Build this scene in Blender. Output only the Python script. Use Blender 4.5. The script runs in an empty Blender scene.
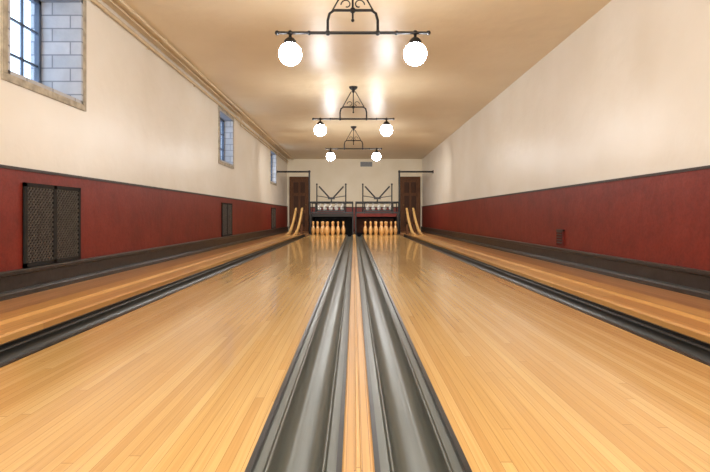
import bpy, math, random
from mathutils import Vector, Matrix
random.seed(4)

def s2l(c):
    c=c/255.0
    return c/12.92 if c<=0.04045 else ((c+0.055)/1.055)**2.4
def col(r,g,b): return (s2l(r),s2l(g),s2l(b),1)

# ---------------------------------------------------------------- materials
def newmat(name):
    m=bpy.data.materials.new(name); m.use_nodes=True
    nt=m.node_tree; b=nt.nodes['Principled BSDF']
    return m,nt,b
def N(nt,t,**k):
    n=nt.nodes.new(t)
    for a,v in k.items(): setattr(n,a,v)
    return n
def math_n(nt,op,a,b=None,c=None):
    n=N(nt,'ShaderNodeMath',operation=op)
    for i,v in enumerate((a,b,c)):
        if v is None: continue
        if isinstance(v,(int,float)): n.inputs[i].default_value=v
        else: nt.links.new(v,n.inputs[i])
    return n.outputs[0]
def mixc(nt,fac,a,b,mode='MIX'):
    n=N(nt,'ShaderNodeMix',data_type='RGBA',blend_type=mode)
    for s,v in ((0,fac),(6,a),(7,b)):
        if isinstance(v,(int,float,tuple)): n.inputs[s].default_value=v
        else: nt.links.new(v,n.inputs[s])
    return n.outputs[2]
def ramp(nt,fac,stops):
    r=N(nt,'ShaderNodeValToRGB'); nt.links.new(fac,r.inputs[0])
    e=r.color_ramp.elements
    while len(e)<len(stops): e.new(0.5)
    for i,(p,c) in enumerate(stops): e[i].position=p; e[i].color=c
    return r.outputs[0]
def noise(nt,scale,detail=4,vec=None,mapscale=None,rough=0.5):
    tc=N(nt,'ShaderNodeTexCoord'); mp=N(nt,'ShaderNodeMapping')
    nt.links.new(tc.outputs['Object'],mp.inputs[0])
    if mapscale: mp.inputs['Scale'].default_value=mapscale
    n=N(nt,'ShaderNodeTexNoise'); n.inputs['Scale'].default_value=scale
    n.inputs['Detail'].default_value=detail; n.inputs['Roughness'].default_value=rough
    nt.links.new(mp.outputs[0],n.inputs['Vector'])
    return n.outputs['Fac']
def bump(nt,b,h,strength,dist=0.01):
    n=N(nt,'ShaderNodeBump'); n.inputs['Strength'].default_value=strength
    n.inputs['Distance'].default_value=dist
    nt.links.new(h,n.inputs['Height']); nt.links.new(n.outputs[0],b.inputs['Normal'])
def simple(name,c1,c2=None,scale=8,rough=0.5,metal=0,bmp=0,detail=4,mapscale=None,coat=0,bscale=None,dist=0.01,spec=0.5):
    m,nt,b=newmat(name)
    b.inputs['Roughness'].default_value=rough; b.inputs['Metallic'].default_value=metal
    b.inputs['Coat Weight'].default_value=coat; b.inputs['Coat Roughness'].default_value=0.1
    b.inputs['Specular IOR Level'].default_value=spec
    if c2 is None: c2=tuple(x*0.85 for x in c1[:3])+(1,)
    f=noise(nt,scale,detail,mapscale=mapscale)
    nt.links.new(ramp(nt,f,[(0.3,c1),(0.7,c2)]),b.inputs['Base Color'])
    if bmp: bump(nt,b,noise(nt,bscale or scale*3,3,mapscale=mapscale),bmp,dist)
    return m

def boards(name,w,seg,cols,rough,gap=0.05,gapdark=0.55,coat=0.0,spec=0.5):
    m,nt,b=newmat(name)
    tc=N(nt,'ShaderNodeTexCoord'); sp=N(nt,'ShaderNodeSeparateXYZ')
    nt.links.new(tc.outputs['Object'],sp.inputs[0])
    xs=math_n(nt,'DIVIDE',sp.outputs[0],w); idx=math_n(nt,'FLOOR',xs); fx=math_n(nt,'FRACT',xs)
    wn=N(nt,'ShaderNodeTexWhiteNoise',noise_dimensions='1D'); nt.links.new(idx,wn.inputs['W'])
    yo=math_n(nt,'MULTIPLY_ADD',wn.outputs['Value'],13.7,sp.outputs[1])
    ys=math_n(nt,'DIVIDE',yo,seg); iy=math_n(nt,'FLOOR',ys); fy=math_n(nt,'FRACT',ys)
    cb=N(nt,'ShaderNodeCombineXYZ'); nt.links.new(idx,cb.inputs[0]); nt.links.new(iy,cb.inputs[1])
    w2=N(nt,'ShaderNodeTexWhiteNoise',noise_dimensions='2D'); nt.links.new(cb.outputs[0],w2.inputs['Vector'])
    c=ramp(nt,w2.outputs['Value'],[(i/(len(cols)-1),k) for i,k in enumerate(cols)])
    g=noise(nt,1,5,mapscale=(160,2.5,10))
    c=mixc(nt,0.3,c,ramp(nt,g,[(0.3,(0.52,0.42,0.28,1)),(0.65,(1,1,1,1))]),'MULTIPLY')
    g2=noise(nt,1,3,mapscale=(2.2,0.5,1))
    c=mixc(nt,0.22,c,ramp(nt,g2,[(0.3,(0.80,0.71,0.58,1)),(0.65,(1,1,1,1))]),'MULTIPLY')
    gl=math_n(nt,'LESS_THAN',fx,gap)
    gy=math_n(nt,'LESS_THAN',fy,0.0025/seg)
    gg=math_n(nt,'MAXIMUM',gl,gy)
    gg=math_n(nt,'MULTIPLY',gg,gapdark)
    c=mixc(nt,gg,c,col(120,74,36))
    nt.links.new(c,b.inputs['Base Color'])
    r=noise(nt,1,3,mapscale=(6,1.2,1))
    rr=math_n(nt,'MULTIPLY_ADD',r,0.10,rough-0.05)
    nt.links.new(rr,b.inputs['Roughness'])
    b.inputs['Specular IOR Level'].default_value=spec
    b.inputs['Coat Weight'].default_value=coat; b.inputs['Coat Roughness'].default_value=0.06
    bump(nt,b,noise(nt,1,2,mapscale=(9,0.8,1)),0.04,0.006)
    return m

M_lane=boards('maple_lane',0.0262,2.6,[col(206,164,100),col(220,181,115),col(212,170,104),col(228,193,130),col(216,175,109)],0.19,coat=0.35)
M_side=boards('aged_side_boards',0.055,1.9,[col(186,128,76),col(208,152,94),col(194,138,84),col(214,160,102)],0.3,gap=0.05,gapdark=0.7,coat=0.2)
M_rail=boards('oak_rail',0.09,2.4,[col(206,156,90),col(218,170,104),col(198,146,84)],0.32,gap=0.04,gapdark=0.6)
M_ridge=boards('divider_wood',0.017,3.0,[col(186,140,80),col(214,176,116),col(196,152,90)],0.42,gap=0.06,gapdark=0.8,spec=0.3)
M_wallwhite=simple('cream_plaster',col(239,234,224),col(231,224,210),scale=1.3,rough=0.36,bmp=0.35,bscale=5,dist=0.02)
M_ceil=simple('tan_gloss_ceiling',col(235,215,181),col(226,204,167),scale=1.0,rough=0.38,bmp=0.4,bscale=3.2,dist=0.03,spec=0.45)
M_farwall=simple('far_plaster',col(230,218,194),col(222,208,180),scale=2,rough=0.6)
M_base=simple('charcoal_base',col(54,50,48),col(38,36,34),scale=12,rough=0.3,bmp=0.1)
M_trim=simple('dark_trim',col(66,48,42),col(46,36,32),scale=20,rough=0.5)
M_black=simple('black_iron',col(34,32,31),col(22,21,21),scale=30,rough=0.4,metal=0.4)
M_pit=simple('pit_black',col(28,23,20),col(38,30,25),scale=10,rough=0.75)
M_cushion=simple('leather_cushion',col(124,66,38),col(94,48,28),scale=9,rough=0.7,mapscale=(6,1,1))
M_redbar=simple('red_paint',col(104,32,23),col(84,26,19),scale=9,rough=0.7,spec=0.3)
M_door=simple('walnut_door',col(108,70,42),col(80,49,28),scale=6,rough=0.65,mapscale=(8,8,1),spec=0.25)
M_doorp=simple('walnut_panel',col(78,48,28),col(60,36,22),scale=6,rough=0.65,mapscale=(8,8,1),spec=0.25)
M_stone=simple('window_stone',col(196,186,166),col(146,138,122),scale=14,rough=0.85,bmp=0.7,bscale=22,dist=0.015)
M_pipe=simple('painted_conduit',col(222,202,166),col(206,184,148),scale=9,rough=0.45)
M_pin=simple('pin_maple',col(200,152,92),col(176,128,72),scale=8,rough=0.35,coat=0.2)
M_pinw=simple('pin_white',col(240,236,228),col(226,220,210),scale=8,rough=0.25,coat=0.3)
M_band=simple('pin_band',col(150,40,30),rough=0.4)
M_grille=simple('grille_iron',col(92,84,76),col(68,62,57),scale=20,rough=0.5,metal=0.2)
M_void=simple('vent_void',col(30,27,24),rough=0.9)
M_frame=simple('steel_sash',col(80,90,108),col(64,72,86),scale=10,rough=0.4)
M_brass=simple('aged_brass',col(150,120,70),rough=0.3,metal=0.9)
M_sub=simple('concrete',col(70,64,58),rough=0.9)

# whitewashed brick courses inside the window reveals (mapped on X / Z)
m,nt,b=newmat('whitewashed_reveal'); M_reveal=m
tc=N(nt,'ShaderNodeTexCoord'); sp=N(nt,'ShaderNodeSeparateXYZ'); cb=N(nt,'ShaderNodeCombineXYZ')
nt.links.new(tc.outputs['Object'],sp.inputs[0])
nt.links.new(math_n(nt,'ADD',sp.outputs[0],sp.outputs[1]),cb.inputs[0]); nt.links.new(sp.outputs[2],cb.inputs[1])
br=N(nt,'ShaderNodeTexBrick'); nt.links.new(cb.outputs[0],br.inputs['Vector'])
br.inputs['Scale'].default_value=1.0; br.inputs['Brick Width'].default_value=0.3; br.inputs['Row Height'].default_value=0.11
br.inputs['Mortar Size'].default_value=0.006
br.inputs['Color1'].default_value=col(196,196,198); br.inputs['Color2'].default_value=col(178,180,184); br.inputs['Mortar'].default_value=col(138,140,146)
c=mixc(nt,0.4,br.outputs['Color'],ramp(nt,noise(nt,10,5),[(0.35,(0.7,0.71,0.74,1)),(0.65,(1,1,1,1))]),'MULTIPLY')
nt.links.new(c,b.inputs['Base Color']); b.inputs['Roughness'].default_value=0.85
bump(nt,b,noise(nt,16,4),0.5,0.015)

# red wainscot
m,nt,b=newmat('oxblood_wainscot'); M_red=m
f=noise(nt,3.0,8,rough=0.65)
c=ramp(nt,f,[(0.3,col(110,39,28)),(0.5,col(125,44,32)),(0.72,col(134,53,39))])
f2=noise(nt,45,5,rough=0.7)
c=mixc(nt,0.35,c,ramp(nt,f2,[(0.42,(0.55,0.45,0.42,1)),(0.55,(1,1,1,1))]),'MULTIPLY')
nt.links.new(c,b.inputs['Base Color']); b.inputs['Roughness'].default_value=0.48
b.inputs['Specular IOR Level'].default_value=0.35
bump(nt,b,noise(nt,12,4),0.25,0.01)

# gutter metal
def gutmat(name,c1,c2,r0,metal=0.5):
    m,nt,b=newmat(name)
    f=noise(nt,1,4,mapscale=(45,0.35,20))
    nt.links.new(ramp(nt,f,[(0.3,c1),(0.7,c2)]),b.inputs['Base Color'])
    b.inputs['Metallic'].default_value=metal
    r=noise(nt,1,4,mapscale=(30,2,5)); nt.links.new(math_n(nt,'MULTIPLY_ADD',r,0.12,r0),b.inputs['Roughness'])
    return m
M_gut=gutmat('gutter_metal',col(86,90,85),col(108,111,104),0.29,0.45)
M_gutd=gutmat('outer_gutter_metal',col(44,44,43),col(58,58,55),0.24)
M_gutedge=simple('gutter_edge',col(34,33,32),col(24,23,22),scale=10,rough=0.3,metal=0.3)

# glass pane
m,nt,b=newmat('window_glass'); M_glass=m
nt.nodes.remove(b); out=nt.nodes['Material Output']
t=N(nt,'ShaderNodeBsdfTransparent'); t.inputs[0].default_value=(0.94,0.97,1,1)
g=N(nt,'ShaderNodeBsdfGlossy'); g.inputs['Roughness'].default_value=0.05
mx=N(nt,'ShaderNodeMixShader'); mx.inputs[0].default_value=0.08
nt.links.new(t.outputs[0],mx.inputs[1]); nt.links.new(g.outputs[0],mx.inputs[2]); nt.links.new(mx.outputs[0],out.inputs[0])
# lamp globe
m,nt,b=newmat('lit_opal_globe'); M_globe=m
b.inputs['Base Color'].default_value=(1,1,1,1)
b.inputs['Emission Color'].default_value=(0.96,0.98,1.0,1); b.inputs['Emission Strength'].default_value=74

# ---------------------------------------------------------------- mesh builder
class MB:
    def __init__(s): s.v=[];s.f=[];s.mi=[];s.sm=[];s.mats=[]
    def m(s,mat):
        if mat not in s.mats: s.mats.append(mat)
        return s.mats.index(mat)
    def add(s,vs,fs,mat,smooth=False):
        o=len(s.v); s.v+= [tuple(v) for v in vs]; k=s.m(mat)
        for f in fs: s.f.append([i+o for i in f]); s.mi.append(k); s.sm.append(smooth)
    def box(s,x0,x1,y0,y1,z0,z1,mat,bev=0):
        if x0>x1:x0,x1=x1,x0
        vs=[(x,y,z) for x in(x0,x1) for y in(y0,y1) for z in(z0,z1)]
        s.add(vs,[(0,1,3,2),(4,6,7,5),(0,4,5,1),(2,3,7,6),(0,2,6,4),(1,5,7,3)],mat)
    def ext(s,prof,y0,y1,mat,closed=True,smooth=False,capends=True):
        n=len(prof)
        vs=[(x,y0,z) for x,z in prof]+[(x,y1,z) for x,z in prof]
        fs=[(i,(i+1)%n,(i+1)%n+n,i+n) for i in range(n if closed else n-1)]
        if closed and capends: fs+= [tuple(range(n))[::-1],tuple(range(n,2*n))]
        s.add(vs,fs,mat,smooth)
    def tube(s,pts,r,mat,n=10,cap=True):
        pts=[Vector(p) for p in pts]; rings=[]
        up=None
        for i,p in enumerate(pts):
            d=(pts[min(i+1,len(pts)-1)]-pts[max(i-1,0)]).normalized()
            if up is None:
                up=Vector((0,0,1)) if abs(d.z)<0.9 else Vector((1,0,0))
            a=(up-d*up.dot(d)).normalized(); up=a; c=d.cross(a)
            rr=r[i] if isinstance(r,(list,tuple)) else r
            rings.append([p+(a*math.cos(t)+c*math.sin(t))*rr for t in [2*math.pi*k/n for k in range(n)]])
        vs=[v for q in rings for v in q]; fs=[]
        for i in range(len(pts)-1):
            for k in range(n):
                fs.append((i*n+k,i*n+(k+1)%n,(i+1)*n+(k+1)%n,(i+1)*n+k))
        s.add(vs,fs,mat,True)
        if cap:
            s.add(rings[0],[tuple(range(n))[::-1]],mat); s.add(rings[-1],[tuple(range(n))],mat)
    def lathe(s,c,prof,mat,n=20):
        cx,cy,cz=c; vs=[]
        for r,z in prof:
            for k in range(n):
                t=2*math.pi*k/n; vs.append((cx+r*math.cos(t),cy+r*math.sin(t),cz+z))
        fs=[]
        for i in range(len(prof)-1):
            for k in range(n): fs.append((i*n+k,i*n+(k+1)%n,(i+1)*n+(k+1)%n,(i+1)*n+k))
        s.add(vs,fs,mat,True)
    def sphere(s,c,r,mat,n=28):
        m_=n//2
        s.lathe(c,[(max(1e-4,r*math.sin(math.pi*i/m_)),-r*math.cos(math.pi*i/m_)) for i in range(m_+1)],mat,n)
    def done(s,name,origin=None):
        me=bpy.data.meshes.new(name)
        me.from_pydata(s.v,[],s.f)
        for mt in s.mats: me.materials.append(mt)
        for p,k,q in zip(me.polygons,s.mi,s.sm): p.material_index=k; p.use_smooth=q
        me.update()
        import bmesh
        bm=bmesh.new(); bm.from_mesh(me); bmesh.ops.recalc_face_normals(bm,faces=bm.faces); bm.to_mesh(me); bm.free()
        ob=bpy.data.objects.new(name,me); bpy.context.collection.objects.link(ob)
        return ob

CZ=0.53; WL=-2.28; WR=2.33; CE=2.48; Y0=-3.0; YF=17.1
LANE_END=14.3; CX=0.009
# ---------------------------------------------------------------- shell
wins=[(-1.88,-0.96,0.34),(3.27,4.19,0.34),(8.44,9.40,0.17),(13.6,14.6,0.12)]
WZ0,WZ1=1.46,2.34
b=MB()
b.box(WL-0.42,WL,Y0,YF,-0.15,WZ0,M_wallwhite)
b.box(WL-0.42,WL,Y0,YF,WZ1,CE,M_wallwhite)
ys=[Y0]+[v for w in wins for v in w[:2]]+[YF]
for i in range(0,len(ys),2): b.box(WL-0.42,WL,ys[i],ys[i+1],WZ0,WZ1,M_wallwhite)
b.done('wall_left')
b=MB(); b.box(WR,WR+0.3,Y0,YF,-0.15,CE,M_wallwhite); b.done('wall_right')
b=MB(); b.box(WL-0.42,WR+0.3,YF,YF+0.3,-0.15,CE,M_farwall); b.done('wall_back')
b=MB(); b.box(WL-0.42,WR+0.3,Y0-0.3,Y0,-0.15,CE,M_wallwhite); b.done('wall_front')
b=MB(); b.box(WL-0.42,WR+0.3,Y0-0.3,YF+0.3,CE,CE+0.2,M_ceil); b.done('ceiling')
b=MB(); b.box(WL-0.42,WR+0.3,Y0-0.3,YF+0.3,-0.35,-0.15,M_sub)
b.done('floor')

# lane geometry x values
YS=Y0+0.005; YE=YF-0.003; WLi=WL+0.002; WRi=WR-0.002
LL=(-1.235,CX-0.235); RL=(CX+0.235,1.255)
LG=(-1.45,-1.235); RG=(1.255,1.47)
def lane(x0,x1):
    b=MB(); b.box(x0,x1,YS,LANE_END,-0.15,0,M_lane); return b.done('bowling_lane')
lane(*LL); lane(*RL)
# gutters
def gutter(x0,x1,mat):
    b=MB(); n=22; d=0.05; e=0.012
    lg=0.024
    def seg(pts,sm=False): b.ext(pts,YS,LANE_END-0.02,mat,closed=False,smooth=sm)
    a0,a1=x0+e,x1-e
    seg([(a0,-0.012),(a0+lg*0.8,-0.012)]); seg([(a1-lg*0.8,-0.012),(a1,-0.012)])
    for s_,a in ((1,a0),(-1,a1)):
        p=[(a+s_*(lg*0.8),-0.012)]+[(a+s_*(lg+0.004-0.005*math.cos(math.pi*k/6)),-0.012+0.006*math.sin(math.pi*k/6)) for k in range(7)]
        seg(p,True)
    t0,t1=a0+lg+0.009,a1-lg-0.009
    mid=[]
    for i in range(n+1):
        t=0.5-0.5*math.cos(math.pi*i/n)
        u=abs(2*t-1); mid.append((t0+(t1-t0)*t,-0.012-d*math.sqrt(max(0,1-u**3.2))))
    seg(mid,True)
    b.ext([(x0,-0.15),(x0,-0.08),(x1,-0.08),(x1,-0.15)],YS,LANE_END-0.02,M_gutedge)
    b.box(x0,x0+e,YS,LANE_END-0.02,-0.08,0.003,M_gutedge)
    b.box(x1-e,x1,YS,LANE_END-0.02,-0.08,0.003,M_gutedge)
    return b.done('lane_gutter')
gutter(*LG,M_gutd); gutter(LL[1],CX-0.034,M_gut); gutter(CX+0.034,RL[0],M_gut); gutter(*RG,M_gutd)
# divider
b=MB(); b.ext([(CX-0.034,-0.15),(CX-0.034,0.004),(CX-0.030,0.008),(CX-0.006,0.010),(CX-0.004,0.016),(CX+0.004,0.016),(CX+0.006,0.010),(CX+0.030,0.008),(CX+0.034,0.004),(CX+0.034,-0.15)],YS,LANE_END,M_ridge); b.done('lane_divider')
# ball return rails + walkways
def ballreturn(sx,xin,xout):
    b=MB()
    xs=lambda t:xin+(xout-xin)*t
    prof=[(0,-0.15),(0,0.03),(0.05,0.036),(0.40,0.036),(0.42,0.030),(0.45,0.022),(0.55,0.022),(0.58,0.030),(0.60,0.036),(0.95,0.036),(1.0,0.03),(1.0,-0.15)]
    b.ext([(xs(t),z) for t,z in prof],YS,13.0,M_rail)
    for t in (0.12,0.64):
        xa,xb=xs(t),xs(t+0.15)
        top=[];bot=[]
        for i in range(15):
            u=i/14; y=12.6+u*2.05; z=0.03+0.70*(u**2.0)
            top.append((y,z+0.04)); bot.append((y,z-0.03))
        vs=[];fs=[]
        for (y,z),(y2,z2) in zip(top,bot):
            vs+= [(xa,y,z),(xb,y,z),(xb,y2,z2),(xa,y2,z2)]
        for i in range(14):
            for k in range(4): fs.append((4*i+k,4*i+(k+1)%4,4*i+4+(k+1)%4,4*i+4+k))
        fs+=[(0,1,2,3),(56,57,58,59)]
        b.add(vs,fs,M_ridge)
        b.box(xa,xb,14.5,14.62,-0.15,0.68,M_door)
    b.box(xs(0.12),xs(0.79),14.5,14.6,0.3,0.36,M_door)
    b.box(xs(0.0),xs(1.0),13.0,14.75,-0.15,0.0,M_side)
    b.done('ball_return_track')
ballreturn(-1,LG[0],-1.80); ballreturn(1,RG[1],1.84)
b=MB(); b.box(WLi,-1.80,YS,YE,-0.15,0,M_side); b.done('side_walkway')
b=MB(); b.box(1.84,WRi,YS,YE,-0.15,0,M_side); b.done('side_walkway')
b=MB(); b.box(-1.80,1.84,15.65,YE,-0.15,0,M_side); b.done('rear_walkway')

# wainscot / baseboards / trims
def wains(xw,s,name):
    b=MB(); b.box(xw,xw+s*0.012,Y0,YF,0.16,0.84,M_red); b.done('wainscot_'+name)
    b=MB(); b.box(xw,xw+s*0.020,Y0,YF,0.84,0.86,M_trim); b.done('trim_'+('1' if s>0 else '2'))
    b=MB()
    b.ext([(xw,0),(xw+s*0.085,0),(xw+s*0.085,0.03),(xw+s*0.078,0.04),(xw+s*0.04,0.045),(xw+s*0.038,0.135),(xw+s*0.055,0.145),(xw+s*0.055,0.165),(xw+s*0.05,0.172),(xw,0.172)],Y0,YF,M_base)
    b.done('baseboard_'+name)
wains(WL,1,'left'); wains(WR,-1,'right')
b=MB(); b.box(-1.5,1.53,YF-0.012,YF,0.0,0.84,M_red); b.done('wainscot_back')

# windows
for i,(a,c,sb) in enumerate(wins):
    b=MB()
    x=WL
    t=0.03; bo=0.045
    b.box(x-0.41,x+0.012,c-t,c,WZ0,WZ1,M_reveal)
    b.box(x-0.41,x+0.012,a,a+t,WZ0,WZ1,M_reveal)
    b.box(x-0.41,x+0.012,a,c,WZ0,WZ0+t,M_reveal)
    b.box(x-0.41,x+0.012,a,c,WZ1-t,WZ1,M_reveal)
    b.box(x,x+0.014,a-bo,c+bo,WZ0-bo,WZ0+0.004,M_stone)
    b.box(x,x+0.014,a-bo,c+bo,WZ1-0.004,WZ1+bo,M_stone)
    b.box(x,x+0.014,a-bo,a+0.004,WZ0,WZ1,M_stone)
    b.box(x,x+0.014,c-0.004,c+bo,WZ0,WZ1,M_stone)
    g=x-sb; a2,c2,z0,z1=a+t,c-t,WZ0+t,WZ1-t
    f=0.03
    b.box(g-0.02,g+0.02,a2,a2+f,z0,z1,M_frame); b.box(g-0.02,g+0.02,c2-f,c2,z0,z1,M_frame)
    b.box(g-0.02,g+0.02,a2,c2,z0,z0+f,M_frame); b.box(g-0.02,g+0.02,a2,c2,z1-f,z1,M_frame)
    b.box(g-0.02,g+0.02,(a2+c2)/2-0.015,(a2+c2)/2+0.015,z0,z1,M_frame)
    for q in (0.25,0.75): 
        yy=a2+(c2-a2)*q; b.box(g-0.01,g+0.01,yy-0.007,yy+0.007,z0,z1,M_frame)
    for q in (1/3,2/3):
        zz=z0+(z1-z0)*q; b.box(g-0.01,g+0.01,a2,c2,zz-0.008,zz+0.008,M_frame)
    b.box(g-0.003,g+0.003,a2,c2,z0,z1,M_glass)
    b.done('window_%d'%(i+1))

# doors on the back wall
def door(x0,x1,k):
    b=MB(); z1=1.85; y=YF-0.001
    fw=0.07
    b.box(x0,x0+fw,y-0.08,y,0,z1,M_door); b.box(x1-fw,x1,y-0.08,y,0,z1,M_door)
    b.box(x0-0.0,x1+0.0,y-0.09,y,z1-0.07,z1+0.02,M_door)
    b.box(x0+fw,x1-fw,y-0.02,y,0.0,z1-0.07,M_doorp)
    xi0,xi1=x0+fw,x1-fw; cxm=(xi0+xi1)/2
    for xa,xb in ((xi0,xi0+0.07),(cxm-0.035,cxm+0.035),(xi1-0.07,xi1)):
        b.box(xa,xb,y-0.055,y-0.02,0,z1-0.07,M_door)
    for za,zb in ((0,0.16),(0.62,0.74),(1.22,1.32),(1.68,1.78)):
        b.box(xi0,xi1,y-0.053,y-0.02,za,zb,M_door)
    for za,zb in ((0.16,0.62),(0.74,1.22),(1.32,1.68)):
        for xa,xb in ((xi0+0.07,cxm-0.035),(cxm+0.035,xi1-0.07)):
            b.box(xa+0.03,xb-0.03,y-0.034,y-0.02,za+0.04,zb-0.04,M_doorp)
    b.sphere((xi1-0.035 if k==1 else xi0+0.035,y-0.08,0.9),0.025,M_brass,12)
    b.done('door_%d'%k)
door(-2.20,-1.53,1); door(1.58,2.26,2)
# air vent on back wall
b=MB(); b.box(0.22,0.62,YF-0.02,YF,2.22,2.38,M_base)
for i in range(6): b.box(0.24,0.60,YF-0.028,YF-0.018,2.235+i*0.024,2.245+i*0.024,M_grille)
b.done('air_vent')
# wall box on right
b=MB(); x=WR-0.012; b.box(x-0.02,x,5.5,5.68,0.20,0.38,M_redbar); 
for i in range(5): b.box(x-0.026,x-0.018,5.52,5.66,0.225+i*0.03,0.24+i*0.03,M_trim)
b.box(x-0.024,x,5.5,5.68,0.36,0.38,M_trim);b.done('wall_outlet_box')

# grilles on left wall
def clipdiag(c,sgn,y0,y1,z0,z1):
    pts=[]
    for y in (y0,y1):
        z=sgn*y+c
        if z0<=z<=z1: pts.append((y,z))
    for z in (z0,z1):
        y=(z-c)/sgn
        if y0<y<y1: pts.append((y,z))
    return pts[:2] if len(pts)>=2 else None
def grille(y0,y1):
    b=MB(); x=WL+0.012; z0,z1=0.175,0.76
    b.box(x,x+0.006,y0,y1,z0,z1,M_void)
    f=0.028
    for (a,c,p,q) in ((y0,y0+f,z0,z1),(y1-f,y1,z0,z1),(y0,y1,z0,z0+f),(y0,y1,z1-f,z1),((y0+y1)/2-0.02,(y0+y1)/2+0.02,z0,z1)):
        b.box(x,x+0.018,a,c,p,q,M_void)
    ym=(y0+y1)/2
    for a,c in ((y0+f,ym-0.02),(ym+0.02,y1-f)):
        p,q=z0+f,z1-f
        step=0.036
        for sg in (1,-1):
            lo=min(p-sg*a,p-sg*c); hi=max(q-sg*a,q-sg*c); k=lo+step/2
            while k<hi:
                r=clipdiag(k,sg,a,c,p,q)
                if r: b.tube([(x+0.010,r[0][0],r[0][1]),(x+0.010,r[1][0],r[1][1])],0.0048,M_grille,5,False)
                k+=step
    b.done('wall_grille')
for w in ((3.42,4.12),(8.55,9.25),(13.7,14.4)): grille(*w)

# conduits: painted pipes, clipped under the ceiling along the left wall
b=MB()
b.tube([(WL+0.030,YS,CE-0.085),(WL+0.030,YE,CE-0.085)],0.018,M_pipe,12)
b.tube([(WL+0.105,YS,CE-0.026),(WL+0.105,9.6,CE-0.026),(WL+0.07,9.8,CE-0.06),(WL+0.03,9.9,CE-0.15),(WL+0.03,YE,CE-0.15)],0.011,M_pipe,8)
b.tube([(WL+0.20,YS,CE-0.030),(WL+0.20,YE,CE-0.030)],0.014,M_pipe,10)
yy=-2.5
while yy<16.5:
    b.box(WL+0.001,WL+0.014,yy,yy+0.03,CE-0.112,CE-0.058,M_pipe)
    b.box(WL+0.093,WL+0.117,yy,yy+0.03,CE-0.03,CE-0.001,M_pipe)
    b.box(WL+0.185,WL+0.215,yy,yy+0.03,CE-0.046,CE-0.001,M_pipe); yy+=1.6
b.done('ceiling_conduit')

# pendants
def pendant(y,xc=-0.01):
    b=MB(); zb=CZ+1.465; zg=CZ+1.296; r=0.0125
    b.tube([(xc-0.60,y,zb),(xc+0.60,y,zb)],r,M_black,10)
    for s in (-1,1):
        b.sphere((xc+s*0.605,y,zb),0.019,M_black,12)
        b.sphere((xc+s*0.5,y,zb),0.021,M_black,12)
        b.sphere((xc+s*0.35,y,zb),0.018,M_black,12)
        b.lathe((xc+s*0.5,y,zg),[(0.010,0.17),(0.012,0.135),(0.03,0.125),(0.048,0.105),(0.052,0.08),(0.052,0.072),(0.001,0.072)],M_black,18)
        b.sphere((xc+s*0.5,y,zg),0.092,M_globe,28)
        b.tube([(xc+s*0.20,y,zb),(xc+s*0.20,y,zb+0.10),(xc+s*0.185,y,zb+0.155),(xc+s*0.15,y,zb+0.18),(xc,y,zb+0.18)],r*0.9,M_black,8)
        b.sphere((xc+s*0.20,y,zb),0.022,M_black,12)
        b.tube([(xc+s*0.165,y,zb+0.175),(xc+s*0.03,y,CE-0.07)],0.0065,M_black,6)
        pts=[]
        for i in range(15):
            a=i/14*1.6*math.pi; rr=0.045*(1-i/22)
            pts.append((xc+s*(0.05+rr*math.cos(a)-0.0),y,zb+0.235+rr*math.sin(a)-0.01))
        b.tube(pts,0.005,M_black,6)
    b.tube([(xc,y,zb+0.10),(xc,y,CE-0.02)],0.008,M_black,8)
    b.sphere((xc,y,zb+0.18),0.024,M_black,12)
    b.sphere((xc,y,zb+0.10),0.014,M_black,10)
    b.lathe((xc,y,CE),[(0.001,-0.09),(0.02,-0.085),(0.025,-0.05),(0.055,-0.03),(0.065,-0.008),(0.065,0)],M_black,20)
    b.done('pendant_light')
for y in (-2.6,0.45,4.0,7.55,10.9): pendant(y)

# ---------------------------------------------------------------- pins
PIN=[(0.001,0.0),(0.026,0.0),(0.030,0.01),(0.045,0.05),(0.056,0.09),(0.0605,0.115),(0.058,0.15),(0.047,0.20),(0.032,0.235),(0.024,0.265),(0.0235,0.285),(0.028,0.315),(0.0325,0.345),(0.030,0.365),(0.018,0.378),(0.001,0.381)]
def pinset(xc):
    b=MB(); y=LANE_END-0.86
    for r in range(4):
        for k in range(r+1):
            px=xc+(k-r/2)*0.285; py=y+r*0.25
            b.lathe((px,py,0.001),PIN,M_pin,16)
            b.lathe((px,py,0.001),[(0.0245,0.268),(0.0255,0.27),(0.0255,0.276),(0.0245,0.278)],M_band,16)
    b.done('bowling_pin_set')
lcx=(LL[0]+LL[1])/2; rcx=(RL[0]+RL[1])/2
pinset(lcx); pinset(rcx)

# pit boxes
def pit(x0,x1,cush,front):
    b=MB(); y0=LANE_END+0.005; y1=15.6; h=0.60
    b.box(x0,x1,y0,y1,-0.15,-0.10,M_pit)
    b.box(x0,x0+0.04,y0,y1,-0.15,h,M_pit); b.box(x1-0.04,x1,y0,y1,-0.15,h,M_pit)
    b.box(x0,x1,y1-0.05,y1,-0.15,h,M_pit)
    b.box(x0+0.05,x1-0.05,y1-0.16,y1-0.1,0.02,0.45,cush)
    b.box(x0+0.05,x1-0.05,y1-0.11,y1-0.05,0.40,0.46,M_black)
    b.box(x0,x1,y0+0.26,y1,h-0.03,h,M_pit)
    b.box(x0,x1,y0+0.24,y0+0.28,h-0.09,h+0.0,front)
    b.done('pin_pit')
pit(-1.26,CX-0.02,M_pit,M_pit); pit(CX+0.02,1.28,M_cushion,M_redbar)

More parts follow.
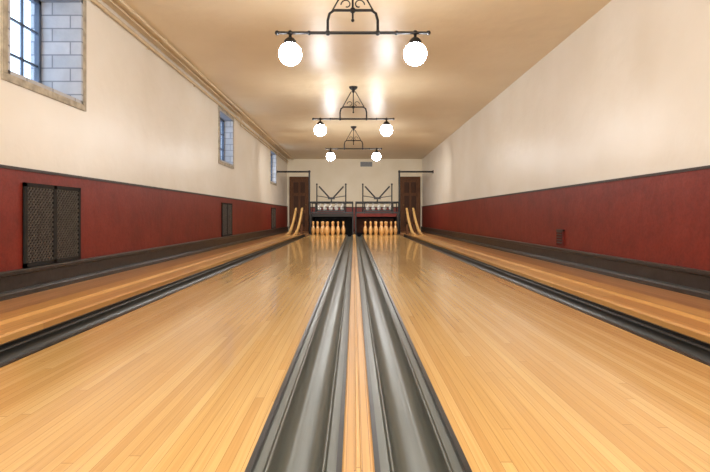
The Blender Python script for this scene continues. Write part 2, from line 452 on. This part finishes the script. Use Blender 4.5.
# pin rack on top of the pits
def rack(xc):
    b=MB(); y=14.75; z=0.60
    w=0.42
    for yy in (y,y+0.3):
        b.box(xc-w,xc+w,yy-0.015,yy+0.015,z+0.07,z+0.10,M_black)
    for s in (-1,1):
        for yy in (y,y+0.3): b.box(xc+s*w-0.015,xc+s*w+0.015,yy-0.015,yy+0.015,z,z+0.34,M_black)
        b.box(xc+s*w-0.015,xc+s*w+0.015,y,y+0.3,z+0.07,z+0.10,M_black)
    b.box(xc-w,xc+w,y+0.0,y+0.3,z+0.09,z+0.105,M_black)
    for k in range(5):
        for yy in (y+0.07,y+0.22):
            px=xc+(k-2)*0.17+(0.03 if yy>y+0.1 else 0)
            b.lathe((px,yy,z+0.105),[(r*0.75,h*0.52) for r,h in PIN],M_pinw,12)
    b.done('pin_rack')
rack(lcx+0.02); rack(rcx-0.02)

# iron setter frame with V arms
def setter(x0,x1,side):
    b=MB(); y=14.68; r=0.016
    xm=(x0+x1)/2
    zt=CZ+1.30
    outer=x0 if side<0 else x1
    wall=WL if side<0 else WR
    b.tube([(outer,y,0),(outer,y,zt+0.04)],0.026,M_black,10)
    b.tube([(wall,y,zt),(outer,y,zt)],0.026,M_black,10)
    b.tube([(wall-side*0.001,y,zt),(wall-side*0.02,y,zt)],0.05,M_black,12)
    b.sphere((outer,y,zt),0.038,M_black,12)
    b.tube([(x0,y,0.93),(x1,y,0.93)],0.028,M_black,10)
    b.box(x0,x1,y-0.02,y+0.02,0.61,0.65,M_black)
    b.tube([(x0,y,0.79),(x1,y,0.79)],0.012,M_black,8)
    for px in (x0+0.22,x1-0.22):
        b.tube([(px,y,0.62),(px,y,1.46)],0.018,M_black,8)
        b.sphere((px,y,1.46),0.028,M_black,10)
    b.tube([(xm-0.36,y,1.40),(xm-0.06,y,1.07),(xm-0.02,y,1.05)],0.022,M_black,8)
    b.tube([(xm+0.36,y,1.40),(xm+0.06,y,1.07),(xm+0.02,y,1.05)],0.022,M_black,8)
    b.box(xm-0.10,xm+0.10,y-0.03,y+0.03,1.02,1.08,M_black)
    b.tube([(xm,y,0.93),(xm,y,1.03)],0.02,M_black,8)
    b.tube([(x0+0.22,y,1.12),(xm,y,1.06),(x1-0.22,y,1.12)],0.011,M_black,6)
    b.tube([(x0,y+0.75,0.93),(x1,y+0.75,0.93)],0.022,M_black,8)
    for px in (x0+0.02,x1-0.02):
        b.tube([(px,y,0.93),(px,y+0.75,0.93)],0.014,M_black,8)
        b.tube([(px,y+0.75,0.60),(px,y+0.75,0.93)],0.014,M_black,8)
        b.tube([(px,y,0.60),(px,y,0.93)],0.02,M_black,8)
    b.done('pinsetter_frame')
setter(-1.31,CX-0.03,-1); setter(CX+0.03,1.33,1)

# ---------------------------------------------------------------- world + lights + camera
w=bpy.data.worlds.new('World'); bpy.context.scene.world=w; w.use_nodes=True
bg=w.node_tree.nodes['Background']; bg.inputs[0].default_value=(0.62,0.78,1.0,1); bg.inputs[1].default_value=4.2

def area(name,loc,rot,sx,sy,power,c,spread=180):
    l=bpy.data.lights.new(name,'AREA'); l.shape='RECTANGLE'; l.size=sx; l.size_y=sy; l.energy=power; l.color=c
    l.spread=math.radians(spread)
    o=bpy.data.objects.new(name,l); bpy.context.collection.objects.link(o); o.location=loc; o.rotation_euler=rot
# added fill light at the solid wall behind the camera, facing down the room (+Y)
area('front_wall_fill',(0.02,Y0+0.06,1.35),(math.radians(90),0,0),4.2,2.0,175,(0.97,0.99,1.0))
# added fill light without a fixture, brightens the far end
area('far_end_fill',(0.02,11.6,2.36),(math.radians(56),0,0),3.6,0.3,62,(1,0.96,0.91),110)

cam=bpy.data.cameras.new('camera'); co=bpy.data.objects.new('camera',cam); bpy.context.collection.objects.link(co)
co.location=(0,0,CZ); co.rotation_euler=(math.pi/2,0,0)
cam.sensor_width=36; cam.lens=500/710*36; cam.shift_x=1/710; cam.shift_y=-20/710; cam.clip_start=0.02
sc=bpy.context.scene; sc.camera=co
sc.view_settings.view_transform='Standard'; sc.view_settings.look='None'; sc.view_settings.exposure=0.08
